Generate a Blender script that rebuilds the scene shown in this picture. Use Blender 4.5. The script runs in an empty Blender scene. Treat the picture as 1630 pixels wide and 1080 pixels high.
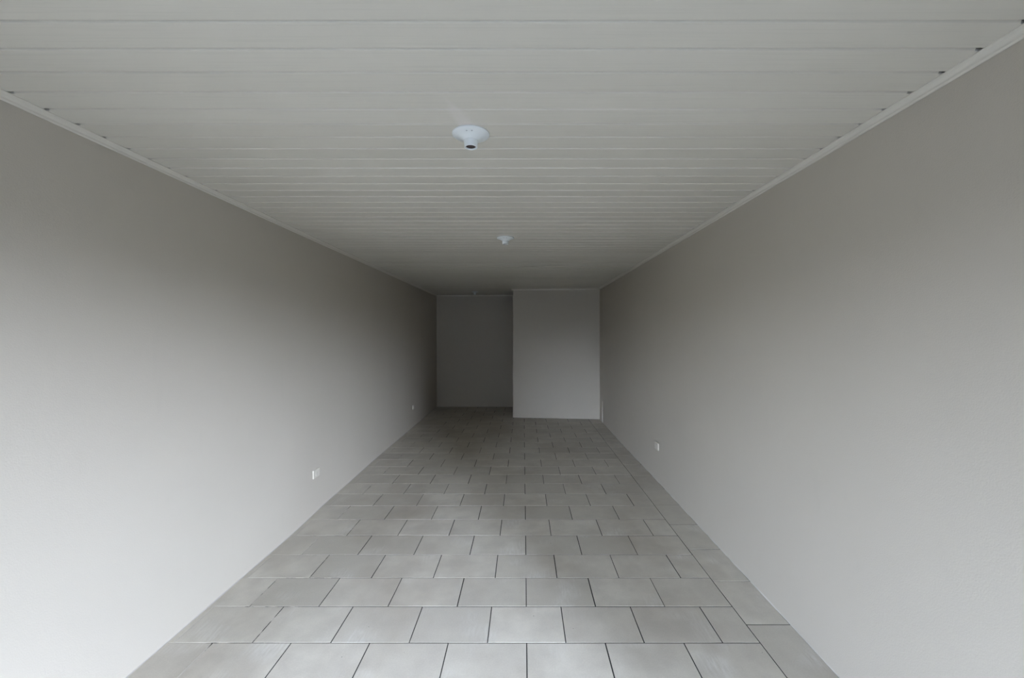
import bpy, bmesh, math, random
from mathutils import Vector

random.seed(7)
scene = bpy.context.scene
COL = scene.collection

# ------------------------------------------------------------------ camera
H = 1.739                     # eye height
HC = 0.955                    # eye to ceiling
ZC = H + HC                   # ceiling height
F = 677.0                     # focal length in pixels of the 1630 px frame
cam_d = bpy.data.cameras.new('camera')
cam = bpy.data.objects.new('camera', cam_d)
COL.objects.link(cam)
cam.location = (0, 0, H)
cam.rotation_euler = (math.radians(90), 0, 0)
cam_d.sensor_width = 36.0
cam_d.lens = 36.0 * F / 1630.0
cam_d.shift_x = -18.0 / 1630.0
cam_d.shift_y = -7.0 / 1630.0
cam_d.clip_start = 0.02
scene.camera = cam

# ------------------------------------------------------------------ world: even overcast sky
world = bpy.data.worlds.new('overcast_sky')
scene.world = world
world.use_nodes = True
bg = world.node_tree.nodes['Background']
SUN_ELEV, SUN_AZ = 10.0, 170.0     # hazy sky, low veiled sun behind the added block across the street
_n, _l = world.node_tree.nodes, world.node_tree.links
sky = _n.new('ShaderNodeTexSky')
sky.sky_type = 'NISHITA'
sky.sun_disc = False
sky.sun_elevation = math.radians(SUN_ELEV)
sky.sun_rotation = math.radians(SUN_AZ)
sky.air_density = 1.0
sky.dust_density = 5.0
sky.ozone_density = 1.0
_hs = _n.new('ShaderNodeHueSaturation')
_hs.inputs['Saturation'].default_value = 0.15
_l.new(sky.outputs[0], _hs.inputs['Color'])
_tint = _n.new('ShaderNodeMix')
_tint.data_type = 'RGBA'
_tint.blend_type = 'MULTIPLY'
_tint.inputs[0].default_value = 1.0
_tint.inputs[7].default_value = (0.825, 0.965, 1.265, 1)
_l.new(_hs.outputs[0], _tint.inputs[6])
_l.new(_tint.outputs[2], bg.inputs['Color'])
bg.inputs['Strength'].default_value = 1.0

vs = scene.view_settings
vs.view_transform = 'Standard'
vs.look = 'None'
vs.gamma = 1.0
vs.use_curve_mapping = False
vs.exposure = 2.07

# room opening (the shop front behind the camera)
FRONT = 0.15                  # inner face of the front wall
OPEN_L, OPEN_R, OPEN_H = -1.95, 1.48, 2.42
FACADE_Y, FACADE_H = -25.0, 2.3   # houses across the street

CANOPY_Y, CANOPY_Z = -1.30, 2.31   # edge of the unseen added canopy that cuts off high sky

BACK = 10.24
PART_X, PART_Y0, PART_Y1 = -0.217, 8.92, 8.74     # partition box at the back right

# ------------------------------------------------------------------ materials
def new_mat(name):
    m = bpy.data.materials.new(name)
    m.use_nodes = True
    nt = m.node_tree
    return m, nt, nt.nodes, nt.links, nt.nodes['Principled BSDF']

def plain(name, col, rough=0.5, spec=0.5):
    m, nt, n, l, b = new_mat(name)
    b.inputs['Base Color'].default_value = (*col, 1)
    b.inputs['Roughness'].default_value = rough
    b.inputs['Specular IOR Level'].default_value = spec
    return m

def noise(n, l, vec, scale, detail=3, rough=0.5):
    t = n.new('ShaderNodeTexNoise')
    t.inputs['Scale'].default_value = scale
    t.inputs['Detail'].default_value = detail
    t.inputs['Roughness'].default_value = rough
    if vec is not None:
        l.new(vec, t.inputs['Vector'])
    return t.outputs['Fac']

def ramp(n, l, fac, stops):
    r = n.new('ShaderNodeValToRGB')
    el = r.color_ramp.elements
    while len(el) < len(stops):
        el.new(0.5)
    for e, (p, c) in zip(el, stops):
        e.position = p
        e.color = (*c, 1) if len(c) == 3 else c
    l.new(fac, r.inputs['Fac'])
    return r.outputs['Color']

def mix(n, l, fac, a, b, mode='MIX'):
    x = n.new('ShaderNodeMix')
    x.data_type = 'RGBA'
    x.blend_type = mode
    for sock, v in ((x.inputs[0], fac), (x.inputs[6], a), (x.inputs[7], b)):
        if hasattr(v, 'is_linked'):
            l.new(v, sock)
        elif isinstance(v, (int, float)):
            sock.default_value = v
        else:
            sock.default_value = (*v, 1)
    return x.outputs[2]

def math_node(n, l, op, a, b=None, clamp=False):
    x = n.new('ShaderNodeMath')
    x.operation = op
    x.use_clamp = clamp
    for i, v in enumerate((a, b)):
        if v is None:
            continue
        if hasattr(v, 'is_linked'):
            l.new(v, x.inputs[i])
        else:
            x.inputs[i].default_value = v
    return x.outputs[0]

def mapped(n, l, scale=(1, 1, 1), offset=None):
    g = n.new('ShaderNodeNewGeometry')
    mp = n.new('ShaderNodeMapping')
    mp.inputs['Scale'].default_value = scale
    l.new(g.outputs['Position'], mp.inputs['Vector'])
    if offset is not None:
        l.new(offset, mp.inputs['Location'])
    return mp.outputs['Vector']

def wall_paint(name, col):
    m, nt, n, l, b = new_mat(name)
    pos = mapped(n, l)
    big = noise(n, l, pos, 1.3, 4)
    c = ramp(n, l, big, [(0.3, tuple(v * 0.975 for v in col)), (0.7, col)])
    # faint roller streaks and scuffs low on the wall
    st = noise(n, l, mapped(n, l, (3, 3, 0.7)), 4.0, 4)
    c = mix(n, l, ramp(n, l, st, [(0.64, (0, 0, 0)), (0.80, (0.35, 0.35, 0.35))]), c,
            tuple(v * 0.93 for v in col))
    l.new(c, b.inputs['Base Color'])
    b.inputs['Roughness'].default_value = 0.55
    b.inputs['Specular IOR Level'].default_value = 0.3
    fine = noise(n, l, pos, 160, 4, 0.6)
    mid = noise(n, l, pos, 14, 3)
    bump = n.new('ShaderNodeBump')
    bump.inputs['Strength'].default_value = 0.22
    bump.inputs['Distance'].default_value = 0.004
    l.new(math_node(n, l, 'ADD', fine, mid), bump.inputs['Height'])
    l.new(bump.outputs['Normal'], b.inputs['Normal'])
    return m

def pvc_panel():
    m, nt, n, l, b = new_mat('white_pvc_panel')
    oi = n.new('ShaderNodeObjectInfo')
    base = ramp(n, l, oi.outputs['Random'], [(0, (0.67, 0.64, 0.555)), (1, (0.705, 0.675, 0.59))])
    streak = noise(n, l, mapped(n, l, (0.5, 26, 1)), 5.0, 4, 0.6)
    c = mix(n, l, ramp(n, l, streak, [(0.50, (0, 0, 0)), (0.75, (0.5, 0.5, 0.5))]), base, (0.60, 0.58, 0.50))
    # small repair smear of filler beside the first lamp socket
    g = n.new('ShaderNodeNewGeometry')
    sep = n.new('ShaderNodeSeparateXYZ')
    l.new(g.outputs['Position'], sep.inputs[0])
    wob = math_node(n, l, 'MULTIPLY', noise(n, l, mapped(n, l), 40, 2), 0.03)
    along = math_node(n, l, 'MULTIPLY', math_node(n, l, 'SUBTRACT', sep.outputs['Y'], 1.94), 0.225)
    dx = math_node(n, l, 'ABSOLUTE', math_node(n, l, 'SUBTRACT', math_node(n, l, 'ADD', sep.outputs['X'], 0.262), along))
    dx = math_node(n, l, 'ADD', dx, wob)
    dy = math_node(n, l, 'MULTIPLY', math_node(n, l, 'ABSOLUTE', math_node(n, l, 'SUBTRACT', sep.outputs['Y'], 1.88)), 0.33)
    d = math_node(n, l, 'ADD', dx, math_node(n, l, 'MAXIMUM', math_node(n, l, 'SUBTRACT', dy, 0.015), 0.0))
    c = mix(n, l, ramp(n, l, math_node(n, l, 'MULTIPLY', d, 6.0), [(0.2, (0.55, 0.55, 0.55)), (0.38, (0, 0, 0))]),
            c, (0.80, 0.76, 0.70))
    l.new(c, b.inputs['Base Color'])
    b.inputs['Roughness'].default_value = 0.42
    b.inputs['Specular IOR Level'].default_value = 0.4
    bump = n.new('ShaderNodeBump')
    bump.inputs['Strength'].default_value = 0.10
    bump.inputs['Distance'].default_value = 0.01
    l.new(noise(n, l, mapped(n, l, (0.4, 8, 1)), 3.0, 3), bump.inputs['Height'])
    l.new(bump.outputs['Normal'], b.inputs['Normal'])
    return m

def tile_mat():
    m, nt, n, l, b = new_mat('grey_cement_tile')
    oi = n.new('ShaderNodeObjectInfo')
    comb = n.new('ShaderNodeCombineXYZ')
    l.new(math_node(n, l, 'MULTIPLY', oi.outputs['Random'], 37.0), comb.inputs[0])
    l.new(math_node(n, l, 'MULTIPLY', oi.outputs['Random'], 11.0), comb.inputs[1])
    loc = comb.outputs[0]
    own = mapped(n, l, (1, 1, 1), loc)
    base = ramp(n, l, oi.outputs['Random'],
                [(0.0, (0.45, 0.42, 0.345)), (0.35, (0.545, 0.51, 0.42)), (0.7, (0.60, 0.56, 0.465)), (1.0, (0.50, 0.465, 0.38))])
    cloud = noise(n, l, own, 5.0, 5, 0.55)
    c = mix(n, l, ramp(n, l, cloud, [(0.36, (0.65, 0.65, 0.65)), (0.62, (0, 0, 0))]), base, (0.41, 0.375, 0.31))
    grain = noise(n, l, own, 120, 3, 0.7)
    c = mix(n, l, 0.22, c, ramp(n, l, grain, [(0.3, (0.38, 0.36, 0.325)), (0.7, (0.62, 0.59, 0.54))]))
    # brownish dirt over larger stretches of the floor
    dirt = noise(n, l, mapped(n, l, (0.9, 0.55, 1)), 1.6, 4, 0.6)
    c = mix(n, l, ramp(n, l, dirt, [(0.48, (0, 0, 0)), (0.72, (0.6, 0.6, 0.6))]), c, (0.32, 0.275, 0.215))
    # whitish plaster haze and scuffs
    patch = noise(n, l, own, 3.2, 2)
    brush = noise(n, l, mapped(n, l, (34, 5, 1), loc), 2.0, 3, 0.6)
    sc = math_node(n, l, 'MULTIPLY', math_node(n, l, 'MULTIPLY', math_node(n, l, 'SUBTRACT', patch, 0.56), 6.0, True),
                   math_node(n, l, 'MULTIPLY', math_node(n, l, 'SUBTRACT', brush, 0.35), 2.2, True), True)
    c = mix(n, l, math_node(n, l, 'MULTIPLY', sc, 0.5), c, (0.74, 0.73, 0.69))
    # tiny specks
    vor = n.new('ShaderNodeTexVoronoi')
    vor.inputs['Scale'].default_value = 7.0
    l.new(own, vor.inputs['Vector'])
    c = mix(n, l, ramp(n, l, vor.outputs['Distance'], [(0.016, (0.9, 0.9, 0.9)), (0.024, (0, 0, 0))]), c, (0.10, 0.10, 0.09))
    l.new(c, b.inputs['Base Color'])
    l.new(ramp(n, l, cloud, [(0.3, (0.40, 0.40, 0.40)), (0.7, (0.55, 0.55, 0.55))]), b.inputs['Roughness'])
    b.inputs['Specular IOR Level'].default_value = 0.35
    bump = n.new('ShaderNodeBump')
    bump.inputs['Strength'].default_value = 0.06
    bump.inputs['Distance'].default_value = 0.003
    l.new(grain, bump.inputs['Height'])
    l.new(bump.outputs['Normal'], b.inputs['Normal'])
    return m

def grout_mat():
    m, nt, n, l, b = new_mat('dark_open_joint')
    # along the left wall the joints are smeared with pale mortar
    g = n.new('ShaderNodeNewGeometry')
    sep = n.new('ShaderNodeSeparateXYZ')
    l.new(g.outputs['Position'], sep.inputs[0])
    side = math_node(n, l, 'MULTIPLY', math_node(n, l, 'SUBTRACT', -0.75, sep.outputs['X']), 0.55, True)
    nz = noise(n, l, mapped(n, l), 9.0, 3, 0.7)
    f = math_node(n, l, 'MULTIPLY', math_node(n, l, 'SUBTRACT', math_node(n, l, 'ADD', nz, side), 0.94), 8.0, True)
    c = mix(n, l, f, (0.017, 0.016, 0.014), (0.46, 0.43, 0.38))
    l.new(c, b.inputs['Base Color'])
    b.inputs['Roughness'].default_value = 0.9
    return m

def concrete(name, col):
    m, nt, n, l, b = new_mat(name)
    c = ramp(n, l, noise(n, l, mapped(n, l), 2.0, 6, 0.6), [(0.3, tuple(v * 0.85 for v in col)), (0.7, col)])
    l.new(c, b.inputs['Base Color'])
    b.inputs['Roughness'].default_value = 0.85
    return m

M_WALL = wall_paint('off_white_wall_paint', (0.515, 0.475, 0.40))
M_PVC = pvc_panel()
M_CROWN = plain('white_pvc_moulding', (0.70, 0.665, 0.58), 0.38)
M_SLAB = plain('grey_concrete_slab', (0.32, 0.31, 0.29), 0.9)
M_TILE = tile_mat()
M_GROUT = grout_mat()
M_CAULK = plain('pale_caulk', (0.60, 0.58, 0.53), 0.6)
M_MORTAR = plain('grey_mortar', (0.42, 0.39, 0.35), 0.8)
M_LAMP = plain('cool_white_plastic', (0.80, 0.84, 0.83), 0.30)
M_SOCKET = plain('brown_socket_interior', (0.10, 0.06, 0.045), 0.6)
M_BRASS = plain('brass_contact', (0.45, 0.33, 0.16), 0.4)
M_BRASS.node_tree.nodes['Principled BSDF'].inputs['Metallic'].default_value = 1.0
M_PLATE = plain('off_white_outlet_plastic', (0.60, 0.565, 0.48), 0.35)
M_HOLE = plain('grey_pin_socket', (0.25, 0.25, 0.24), 0.6)
M_SCREW = plain('zinc_screw', (0.55, 0.56, 0.57), 0.4)
M_APRON = concrete('street_concrete', (0.13, 0.127, 0.12))
M_FACADE = concrete('far_facade_render', (0.30, 0.29, 0.27))

# ------------------------------------------------------------------ helpers
def link(name, me, mat, parent=None):
    o = bpy.data.objects.new(name, me)
    if mat is not None and not me.materials:
        me.materials.append(mat)
    COL.objects.link(o)
    if parent is not None:
        o.parent = parent
    return o

def obj(name, bm, mat, parent=None, smooth=False):
    bmesh.ops.recalc_face_normals(bm, faces=bm.faces)
    me = bpy.data.meshes.new(name)
    bm.to_mesh(me)
    bm.free()
    if smooth:
        for p in me.polygons:
            p.use_smooth = True
        me.set_sharp_from_angle(angle=math.radians(40))
    return link(name, me, mat, parent)

def tag(o, label, cat, kind=None, group=None):
    o['label'] = label
    o['category'] = cat
    if kind:
        o['kind'] = kind
    if group:
        o['group'] = group
    return o

def add_box(bm, x0, x1, y0, y1, z0, z1, bevel=0.0, seg=1):
    vs_ = [bm.verts.new(p) for p in ((x0, y0, z0), (x1, y0, z0), (x1, y1, z0), (x0, y1, z0),
                                     (x0, y0, z1), (x1, y0, z1), (x1, y1, z1), (x0, y1, z1))]
    fs = [bm.faces.new([vs_[i] for i in q]) for q in
          ((0, 3, 2, 1), (4, 5, 6, 7), (0, 1, 5, 4), (1, 2, 6, 5), (2, 3, 7, 6), (3, 0, 4, 7))]
    if bevel:
        es = {e for f in fs for e in f.edges}
        bmesh.ops.bevel(bm, geom=list(es), offset=bevel, segments=seg, affect='EDGES')

def lathe(profile, n=40):
    bm = bmesh.new()
    rings = []
    for r, z in profile:
        if r < 1e-6:
            rings.append([bm.verts.new((0, 0, z))])
        else:
            rings.append([bm.verts.new((r * math.cos(2 * math.pi * k / n), r * math.sin(2 * math.pi * k / n), z)) for k in range(n)])
    for a, b_ in zip(rings, rings[1:]):
        for k in range(n):
            k2 = (k + 1) % n
            if len(a) == 1 and len(b_) == 1:
                continue
            if len(a) == 1:
                bm.faces.new((a[0], b_[k], b_[k2]))
            elif len(b_) == 1:
                bm.faces.new((a[k], b_[0], a[k2]))
            else:
                bm.faces.new((a[k], b_[k], b_[k2], a[k2]))
    return bm

def lerp_table(tab, y):
    if y <= tab[0][0]:
        return tab[0][1]
    for (a, va), (b_, vb) in zip(tab, tab[1:]):
        if y <= b_:
            t = (y - a) / (b_ - a)
            t = t * t * (3 - 2 * t)
            return va + (vb - va) * t
    return tab[-1][1]

# plan lines of the two long walls, which lean and bow a little
LEFT_BOT = [(0, -2.012), (3.6, -2.012), (4.6, -2.045), (6.2, -2.07), (7.2, -2.07), (BACK, -2.087)]
LEFT_TOP = [(0, -2.05), (4.4, -2.075), (BACK, -2.092)]
RIGHT_BOT = [(0, 1.612), (2.3, 1.603), (4.4, 1.595), (7.0, 1.572), (BACK, 1.574)]
RIGHT_TOP = [(0, 1.562), (BACK, 1.570)]

def wall_x(side, y, z):
    t = min(max(z / ZC, 0), 1)
    if side == 'L':
        return lerp_table(LEFT_BOT, y) * (1 - t) + lerp_table(LEFT_TOP, y) * t
    return lerp_table(RIGHT_BOT, y) * (1 - t) + lerp_table(RIGHT_TOP, y) * t

def side_wall(name, side, label):
    bm = bmesh.new()
    ys = [FRONT + (BACK + 0.12 - FRONT) * i / 60 for i in range(61)]
    zs = [-0.02 + (ZC + 0.14) * j / 8 for j in range(9)]
    out = -0.15 if side == 'L' else 0.15
    g1 = [[bm.verts.new((wall_x(side, y, z), y, z)) for z in zs] for y in ys]
    g2 = [[bm.verts.new((wall_x(side, y, 0) + out, y, z)) for z in zs] for y in ys]
    for i in range(60):
        for j in range(8):
            bm.faces.new((g1[i][j], g1[i + 1][j], g1[i + 1][j + 1], g1[i][j + 1]))
            bm.faces.new((g2[i][j], g2[i][j + 1], g2[i + 1][j + 1], g2[i + 1][j]))
    for i in range(60):
        for j in (0, 8):
            bm.faces.new((g1[i][j], g2[i][j], g2[i + 1][j], g1[i + 1][j]))
    for j in range(8):
        for i in (0, 60):
            bm.faces.new((g1[i][j], g1[i][j + 1], g2[i][j + 1], g2[i][j]))
    return tag(obj(name, bm, M_WALL, smooth=True), label, 'wall', 'structure')

def slab(name, mat, boxes, label, cat):
    bm = bmesh.new()
    for b_ in boxes:
        add_box(bm, *b_)
    return tag(obj(name, bm, mat), label, cat, 'structure')

# ------------------------------------------------------------------ setting
side_wall('wall_left', 'L', 'long plain off-white wall carrying two low outlets')
side_wall('wall_right', 'R', 'long plain off-white wall beside the border tiles')
slab('wall_back', M_WALL, [(-2.09, PART_X, BACK, BACK + 0.12, -0.02, ZC + 0.10)],
     'dark recessed end wall of the narrow alcove', 'wall')
# partition box: face to the room and side to the alcove, slightly out of square
bm = bmesh.new()
pts = [(PART_X, PART_Y0), (1.572, PART_Y1), (1.572, BACK + 0.12), (PART_X, BACK + 0.12)]
lo = [bm.verts.new((x, y, -0.02)) for x, y in pts]
hi = [bm.verts.new((x, y, ZC + 0.10)) for x, y in pts]
for k in range(4):
    bm.faces.new((lo[k], lo[(k + 1) % 4], hi[(k + 1) % 4], hi[k]))
bm.faces.new(lo[::-1])
bm.faces.new(hi)
tag(obj('wall_partition', bm, M_WALL), 'off-white boxed-out wall standing forward beside the dark alcove', 'wall', 'structure')
slab('wall_front', M_WALL, [(-2.16, OPEN_L, FRONT - 0.15, FRONT, -0.02, ZC + 0.10),
                            (OPEN_R, 1.76, FRONT - 0.15, FRONT, -0.02, ZC + 0.10),
                            (OPEN_L, OPEN_R, FRONT - 0.15, FRONT, OPEN_H, ZC + 0.10)],
     'shop front wall with a wide open doorway', 'wall')
slab('added_shade_canopy', M_FACADE, [(-6.0, 6.0, CANOPY_Y, FRONT - 0.14, 2.42, 2.60), (-6.0, 6.0, CANOPY_Y - 0.12, CANOPY_Y, CANOPY_Z, 2.75)],
     'added unseen canopy slab outside the doorway that blocks high sky', 'canopy')  # added out of view to limit the sky light entering the doorway
slab('ground_outside', M_APRON, [(-40, 40, -40, FRONT - 0.02, -0.22, -0.03)], 'grey concrete pavement and street outside the doorway', 'ground')
slab('wall_opposite', M_FACADE, [(-40, 40, FACADE_Y - 0.3, FACADE_Y, -0.1, FACADE_H)], 'rendered street wall across the road', 'wall')
slab('added_sky_block', M_FACADE, [(-4.0, 6.5, -21.0, -13.5, -0.1, 9.0)], 'tall added block across the road, unseen, hiding the sky straight ahead', 'house')  # unseen house-sized block, shaped so sky light enters mostly from the sides

# ------------------------------------------------------------------ floor
floor = slab('floor', M_GROUT, [(-2.09, 1.60, FRONT - 0.02, BACK + 0.02, -0.12, -0.0014)],
             'floor of grey rectangular tiles laid in staggered rows', 'floor')
TW, TD, X0, Y0 = 0.4425, 0.3198, 0.0195, 2.398
BORDER_X = 1.336
GAP = 0.0066
tile_cache = {}

def tile_verts(w, d, top=0.0):
    c, h = 0.0007, 0.008
    v = []
    for (a, zz) in ((0, top - h), (0, top - c * 0.7), (c, top)):
        v += [(-w / 2 + a, -d / 2 + a, zz), (w / 2 - a, -d / 2 + a, zz), (w / 2 - a, d / 2 - a, zz), (-w / 2 + a, d / 2 - a, zz)]
    f = [(8, 9, 10, 11)]
    for k in range(4):
        k2 = (k + 1) % 4
        f += [(k, k2, 4 + k2, 4 + k), (4 + k, 4 + k2, 8 + k2, 8 + k)]
    return v, f

def tile_mesh(w, d):
    key = (round(w, 3), round(d, 3))
    if key not in tile_cache:
        v, f = tile_verts(*key)
        me = bpy.data.meshes.new('floor_tile')
        me.from_pydata(v, [], f)
        me.materials.append(M_TILE)
        tile_cache[key] = me
    return tile_cache[key]

near_v, near_f = [], []

def put_tile(name, x0, x1, y0, y1):
    w, d = x1 - x0 - GAP, y1 - y0 - GAP
    if w < 0.008 or d < 0.008:
        return
    cx, cy = (x0 + x1) / 2, (y0 + y1) / 2
    if y1 < 2.0:                       # rows under and behind the camera
        v, f = tile_verts(w, d)
        b0 = len(near_v)
        near_v.extend((p[0] + cx, p[1] + cy, p[2]) for p in v)
        near_f.extend(tuple(i + b0 for i in q) for q in f)
        return
    o = link(name, tile_mesh(w, d), M_TILE, floor)
    big = w > 0.2
    o.location = (cx + random.uniform(-0.0008, 0.0008), cy + random.uniform(-0.0006, 0.0006), random.uniform(-0.0003, 0.0004))
    if big:
        o.rotation_euler = (random.uniform(-0.0014, 0.0014), random.uniform(-0.0014, 0.0014), random.uniform(-0.0012, 0.0012))

k = math.floor((FRONT - Y0) / TD)
while Y0 + k * TD < BACK - 0.005:
    y0, y1 = max(Y0 + k * TD, FRONT - 0.02), min(Y0 + (k + 1) * TD, BACK)
    ym = (y0 + y1) / 2
    off = X0 + (TW / 2 if k % 2 == 0 else 0.0)
    xl = wall_x('L', ym, 0) + 0.001
    xr = BORDER_X
    if y0 > 8.95:
        xr = PART_X
    cuts = [xl] + [off + TW * j for j in range(-6, 6) if xl + 0.02 < off + TW * j < xr - 0.03] + [xr]
    for a, b_ in zip(cuts, cuts[1:]):
        put_tile('floor_tile', a, b_, y0, y1)
    k += 1
# one lengthwise course of cut tiles along the right wall
BL, BY0 = 0.4475, F * H / (995 - 533)
k = math.floor((FRONT - BY0) / BL)
while BY0 + k * BL < PART_Y1 - 0.02:
    y0, y1 = max(BY0 + k * BL, FRONT - 0.02), min(BY0 + (k + 1) * BL, PART_Y1)
    put_tile('border_tile', BORDER_X, wall_x('R', (y0 + y1) / 2, 0) - 0.001, y0, y1)
    k += 1
me = bpy.data.meshes.new('doorway_tiles')
me.from_pydata(near_v, [], near_f)
o = link('doorway_tile_field', me, M_TILE, floor)
o['kind'] = 'stuff'

# ------------------------------------------------------------------ ceiling
ceiling = slab('ceiling', M_SLAB, [(-2.10, 1.575, FRONT - 0.02, BACK + 0.02, ZC + 0.03, ZC + 0.10)],
               'ceiling of narrow white plastic boards running across the room', 'ceiling')
PP, PY0 = 0.1267, 1.298
def panel_mesh(xa, xb):
    bm = bmesh.new()
    # lip facing the doorway, flat face, and a recessed tongue that runs on to the next board
    def prism(prof, x0, x1):
        n = len(prof)
        a = [bm.verts.new((x0, y, z)) for y, z in prof]
        b_ = [bm.verts.new((x1, y, z)) for y, z in prof]
        for i in range(n):
            bm.faces.new((a[i], a[(i + 1) % n], b_[(i + 1) % n], b_[i]))
        bm.faces.new(a[::-1])
        bm.faces.new(b_)
    # the lip is cut short of the wall, which leaves small open notches beside the moulding
    prism([(0.0004, 0.0090), (0.0006, 0.0074), (0.0034, 0.0008), (0.0046, 0.0), (0.0080, 0.0), (0.0080, 0.0090)],
          xa + random.choice((0.016, 0.025, 0.028, 0.033)), xb - random.choice((0.016, 0.025, 0.028, 0.033)))
    prism([(0.0080, 0.0), (PP - 0.0100, 0.0), (PP - 0.0094, 0.0006), (PP - 0.0088, 0.0070), (PP - 0.0088, 0.0090), (0.0080, 0.0090)], xa, xb)
    add_box(bm, xa + random.uniform(0.030, 0.046), xb - random.uniform(0.030, 0.046), PP - 0.0090, PP + 0.0008, 0.0072, 0.0090)
    bmesh.ops.recalc_face_normals(bm, faces=bm.faces)
    me_ = bpy.data.meshes.new('ceiling_board')
    bm.to_mesh(me_)
    bm.free()
    me_.materials.append(M_PVC)
    return me_

k = math.floor((FRONT - PY0) / PP) + 1
while PY0 + (k + 1) * PP < BACK + 0.03:
    y = PY0 + k * PP
    xa = wall_x('L', y, ZC) + 0.012
    xb = wall_x('R', y, ZC) - 0.012
    if y > PART_Y0 - PP:
        xb = PART_X - 0.005
    o = link('ceiling_board', panel_mesh(xa, xb), M_PVC, ceiling)
    o.location = (0, y, ZC + random.uniform(-0.0004, 0.0004))
    o.rotation_euler = (random.uniform(-0.004, 0.004), 0, 0)
    k += 1
# last board in front of the partition, cut to its face
yy = PY0 + (math.floor((PART_Y0 - PP - PY0) / PP) + 1) * PP
bm = bmesh.new()
add_box(bm, PART_X, 1.555, yy + 0.0015, PART_Y0 - 0.002, ZC, ZC + 0.0065)
obj('ceiling_board', bm, M_PVC, ceiling)
# joint profile where two board lengths meet
bm = bmesh.new()
yj = 5.965
add_box(bm, wall_x('L', yj, ZC) + 0.012, 1.553, yj - 0.011, yj + 0.011, ZC - 0.005, ZC + 0.004, 0.003, 2)
o = obj('joint_strip', bm, M_CROWN, ceiling)

# ------------------------------------------------------------------ mouldings
# cross-section: (distance from wall, drop below ceiling)
CROWN = [(0.0, 0.0), (0.032, 0.0), (0.032, 0.004), (0.022, 0.0085), (0.0125, 0.0165), (0.0105, 0.0195),
         (0.0125, 0.0205), (0.0115, 0.0265), (0.006, 0.030), (0.0, 0.030)]

def sweep(path, prof, zref, down=True):
    """path: list of (point on wall, inward normal)"""
    bm = bmesh.new()
    rows = []
    for p, nrm in path:
        rows.append([bm.verts.new((p[0] + nrm[0] * a, p[1] + nrm[1] * a, zref - h if down else zref + h)) for a, h in prof])
    n = len(prof)
    for r0, r1 in zip(rows, rows[1:]):
        for i in range(n):
            bm.faces.new((r0[i], r0[(i + 1) % n], r1[(i + 1) % n], r1[i]))
    bm.faces.new(rows[0])
    bm.faces.new(rows[-1][::-1])
    return bm

def steps(a, b_, n):
    return [a + (b_ - a) * i / n for i in range(n + 1)]

tag(obj('trim_1', sweep([((wall_x('L', y, ZC) - 0.001, y), (1, 0)) for y in steps(FRONT, BACK, 44)], CROWN, ZC), M_CROWN),
    'slim white plastic moulding topping the wall that has two outlets', 'moulding', 'structure')
tag(obj('trim_2', sweep([((wall_x('R', y, ZC) + 0.001, y), (-1, 0)) for y in steps(FRONT, PART_Y1 + 0.02, 40)], CROWN, ZC), M_CROWN),
    'slim white plastic moulding topping the wall beside the border tiles', 'moulding', 'structure')
tag(obj('trim_3', sweep([((x, BACK), (0, -1)) for x in steps(-2.09, PART_X, 4)], CROWN, ZC), M_CROWN),
    'slim white moulding topping the dark alcove wall', 'moulding', 'structure')
def part_y(x):
    return PART_Y0 + (PART_Y1 - PART_Y0) * (x - PART_X) / (1.572 - PART_X)
tag(obj('trim_4', sweep([((x, part_y(x)), (0, -1)) for x in steps(PART_X - 0.03, 1.57, 4)], CROWN, ZC), M_CROWN),
    'slim white moulding topping the boxed-out wall', 'moulding', 'structure')
tag(obj('trim_5', sweep([((PART_X, y), (-1, 0)) for y in steps(PART_Y0 - 0.03, BACK, 3)], CROWN, ZC), M_CROWN),
    'slim white moulding on the alcove side of the boxed-out wall', 'moulding', 'structure')

def bead(name, path, label, r=0.004, mat=None):
    bm = bmesh.new()
    rows = []
    for (p, nrm) in path:
        q = r * random.uniform(0.6, 1.35)
        rows.append([bm.verts.new((p[0] + nrm[0] * a * q, p[1] + nrm[1] * a * q, -0.003 + b_ * q))
                     for a, b_ in ((-0.3, -0.2), (1, -0.2), (0.95, 0.3), (0.6, 0.8), (0.1, 1.3), (-0.3, 1.3))])
    for r0, r1 in zip(rows, rows[1:]):
        for i in range(6):
            bm.faces.new((r0[i], r0[(i + 1) % 6], r1[(i + 1) % 6], r1[i]))
    bm.faces.new(rows[0])
    bm.faces.new(rows[-1][::-1])
    return tag(obj(name, bm, mat or M_CAULK, smooth=True), label, 'caulk', 'structure')

bead('trim_6', [((wall_x('R', y, 0), y), (-1, 0)) for y in steps(FRONT, PART_Y1, 90)],
     'uneven pale caulk line where the border tiles meet the wall')
bead('trim_7', [((x, part_y(x)), (0, -1)) for x in steps(PART_X, 1.57, 14)],
     'pale paint line at the foot of the boxed-out wall', 0.008)
bead('trim_8', [((x, BACK), (0, -1)) for x in steps(-2.08, PART_X, 14)],
     'pale line at the foot of the dark alcove wall', 0.008)
bead('trim_9', [((wall_x('L', y, 0), y), (1, 0)) for y in steps(FRONT, BACK, 120)],
     'rough mortar line at the foot of the wall with two outlets', 0.004, M_MORTAR)

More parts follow.
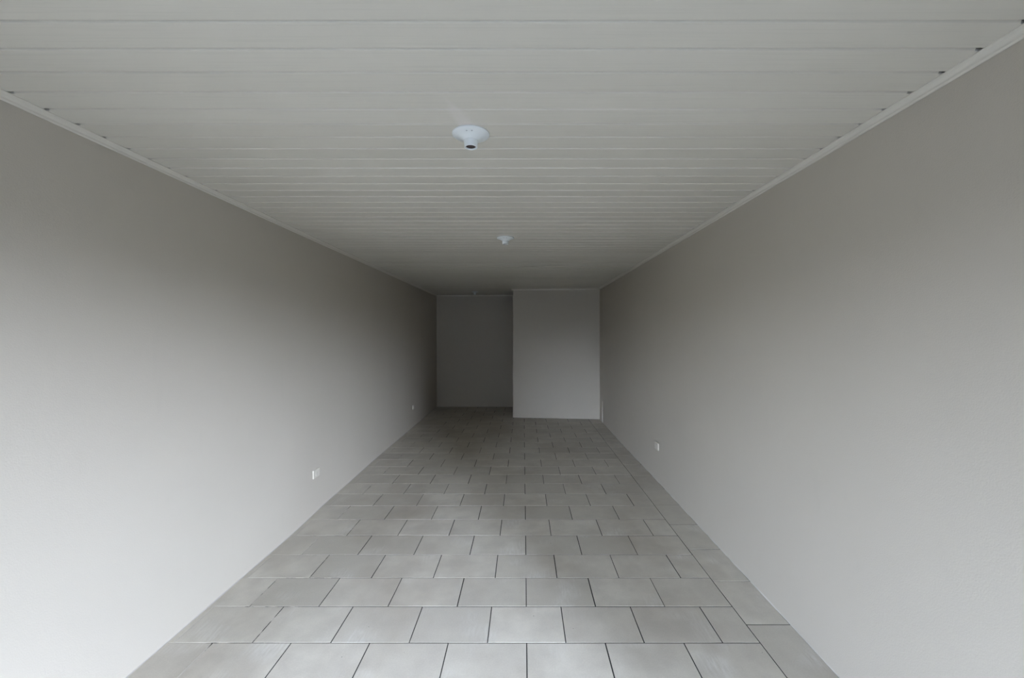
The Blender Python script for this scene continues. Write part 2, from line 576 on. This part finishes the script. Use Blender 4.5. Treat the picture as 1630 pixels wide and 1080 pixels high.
# ------------------------------------------------------------------ lamp sockets on the ceiling
def ceiling_socket(x, y, scale, label):
    root = bpy.data.objects.new('ceiling_lamp_holder', None)
    COL.objects.link(root)
    root.location = (x, y, ZC + 0.0005)
    root.scale = (scale, scale, 1)
    root.empty_display_size = 0.05
    tag(root, label, 'lamp holder', None, 'bare lamp holders along the ceiling')
    obj('base', lathe([(0, 0.0), (0.086, 0.0), (0.088, -0.002), (0.088, -0.006), (0.085, -0.009), (0.076, -0.0125),
                       (0.062, -0.017), (0.048, -0.023), (0.039, -0.030), (0.034, -0.034), (0.0, -0.034)], 56), M_LAMP, root, True)
    obj('collar', lathe([(0.033, -0.030), (0.0325, -0.045), (0.0315, -0.060), (0.030, -0.0635), (0.0245, -0.0635),
                         (0.0245, -0.040), (0.033, -0.030)], 48), M_LAMP, root, True)
    obj('rim', lathe([(0.0312, -0.0620), (0.0316, -0.0650), (0.0285, -0.0672), (0.0245, -0.0655), (0.0240, -0.0610), (0.0312, -0.0620)], 48),
        M_LAMP, root, True)
    # threaded shell inside the collar
    prof = []
    for i in range(9):
        prof.append((0.0246 if i % 2 else 0.0232, -0.061 + i * 0.0028))
    prof += [(0.0, -0.0385)]
    obj('threaded_shell', lathe(prof, 40), M_SOCKET, root, True)
    bm = bmesh.new()
    add_box(bm, -0.004, 0.004, -0.012, 0.012, -0.046, -0.039, 0.001)
    obj('contact_tongue', bm, M_BRASS, root)
    for s in (-1, 1):
        sb = lathe([(0, 0), (0.0042, 0), (0.0042, -0.0015), (0.0028, -0.003), (0, -0.003)], 14)
        o = obj('screw', sb, M_SCREW, root, True)
        o.location = (s * 0.012, -0.064, -0.0152)
    return root

ceiling_socket(-0.249, 2.02, 1.0, 'empty bluish-white lamp holder beside the filler smear')
ceiling_socket(-0.176, 4.185, 0.97, 'empty white lamp holder midway along the board ceiling')
ceiling_socket(-1.074, 9.44, 0.85, 'small dim lamp holder on the ceiling inside the dark alcove')

# ------------------------------------------------------------------ wall outlets
def outlet(side, y, z, label):
    s = 1 if side == 'L' else -1
    root = bpy.data.objects.new('wall_outlet', None)
    COL.objects.link(root)
    root.location = (wall_x(side, y, z), y, z)
    root.rotation_euler = (0, 0, 0 if s > 0 else math.pi)
    root.empty_display_size = 0.05
    tag(root, label, 'outlet', None, 'low power outlets')
    bm = bmesh.new()
    add_box(bm, -0.004, 0.0125, -0.060, 0.060, -0.041, 0.041, 0.0025, 2)
    obj('frame', bm, M_PLATE, root)
    bm = bmesh.new()
    add_box(bm, 0.0105, 0.0137, -0.0575, 0.0575, -0.0385, 0.0385, 0.0012, 1)
    obj('plate', bm, M_PLATE, root)
    bm = bmesh.new()
    add_box(bm, 0.012, 0.0165, -0.023, 0.023, -0.0225, 0.0225, 0.0015, 2)
    mod = obj('socket_module', bm, M_PLATE, root)
    for dy, dz in ((-0.0095, 0.0), (0.0, 0.003), (0.0095, 0.0)):
        hb = lathe([(0, 0), (0.0024, 0), (0.0024, 0.0006), (0, 0.0006)], 12)
        o = obj('pin_hole', hb, M_HOLE, mod)
        o.rotation_euler = (0, math.radians(90), 0)
        o.location = (0.0163, dy, dz)
    for dy in (-0.042, 0.042):
        hb = lathe([(0, 0), (0.003, 0), (0.003, 0.0008), (0, 0.0012)], 12)
        o = obj('screw_cap', hb, M_PLATE, root)
        o.rotation_euler = (0, math.radians(90), 0)
        o.location = (0.0135, dy, 0)
    return root

outlet('L', 4.17, 0.380, 'white outlet low on the brighter stretch of the two-outlet wall')
outlet('L', 8.02, 0.370, 'white outlet low on the shaded wall near the alcove')
outlet('R', 5.04, 0.416, 'white outlet low on the wall beside the border tiles')

# short surface duct standing in the corner beside the boxed-out wall
root = bpy.data.objects.new('cable_duct', None)
COL.objects.link(root)
root.location = (wall_x('R', 8.44, 0.2), 8.44, 0.0)
tag(root, 'short white upright cable duct in the corner by the boxed-out wall', 'cable duct')
bm = bmesh.new()
add_box(bm, -0.009, 0.004, -0.014, 0.014, -0.002, 0.325, 0.002, 1)
obj('duct_body', bm, M_CROWN, root)
bm = bmesh.new()
add_box(bm, -0.006, 0.004, -0.011, 0.011, 0.332, 0.415, 0.0015, 1)
obj('duct_upper_piece', bm, M_CROWN, root)
bm = bmesh.new()
add_box(bm, -0.006, 0.004, -0.010, 0.010, 0.320, 0.336)
obj('coupling', bm, M_CROWN, root)
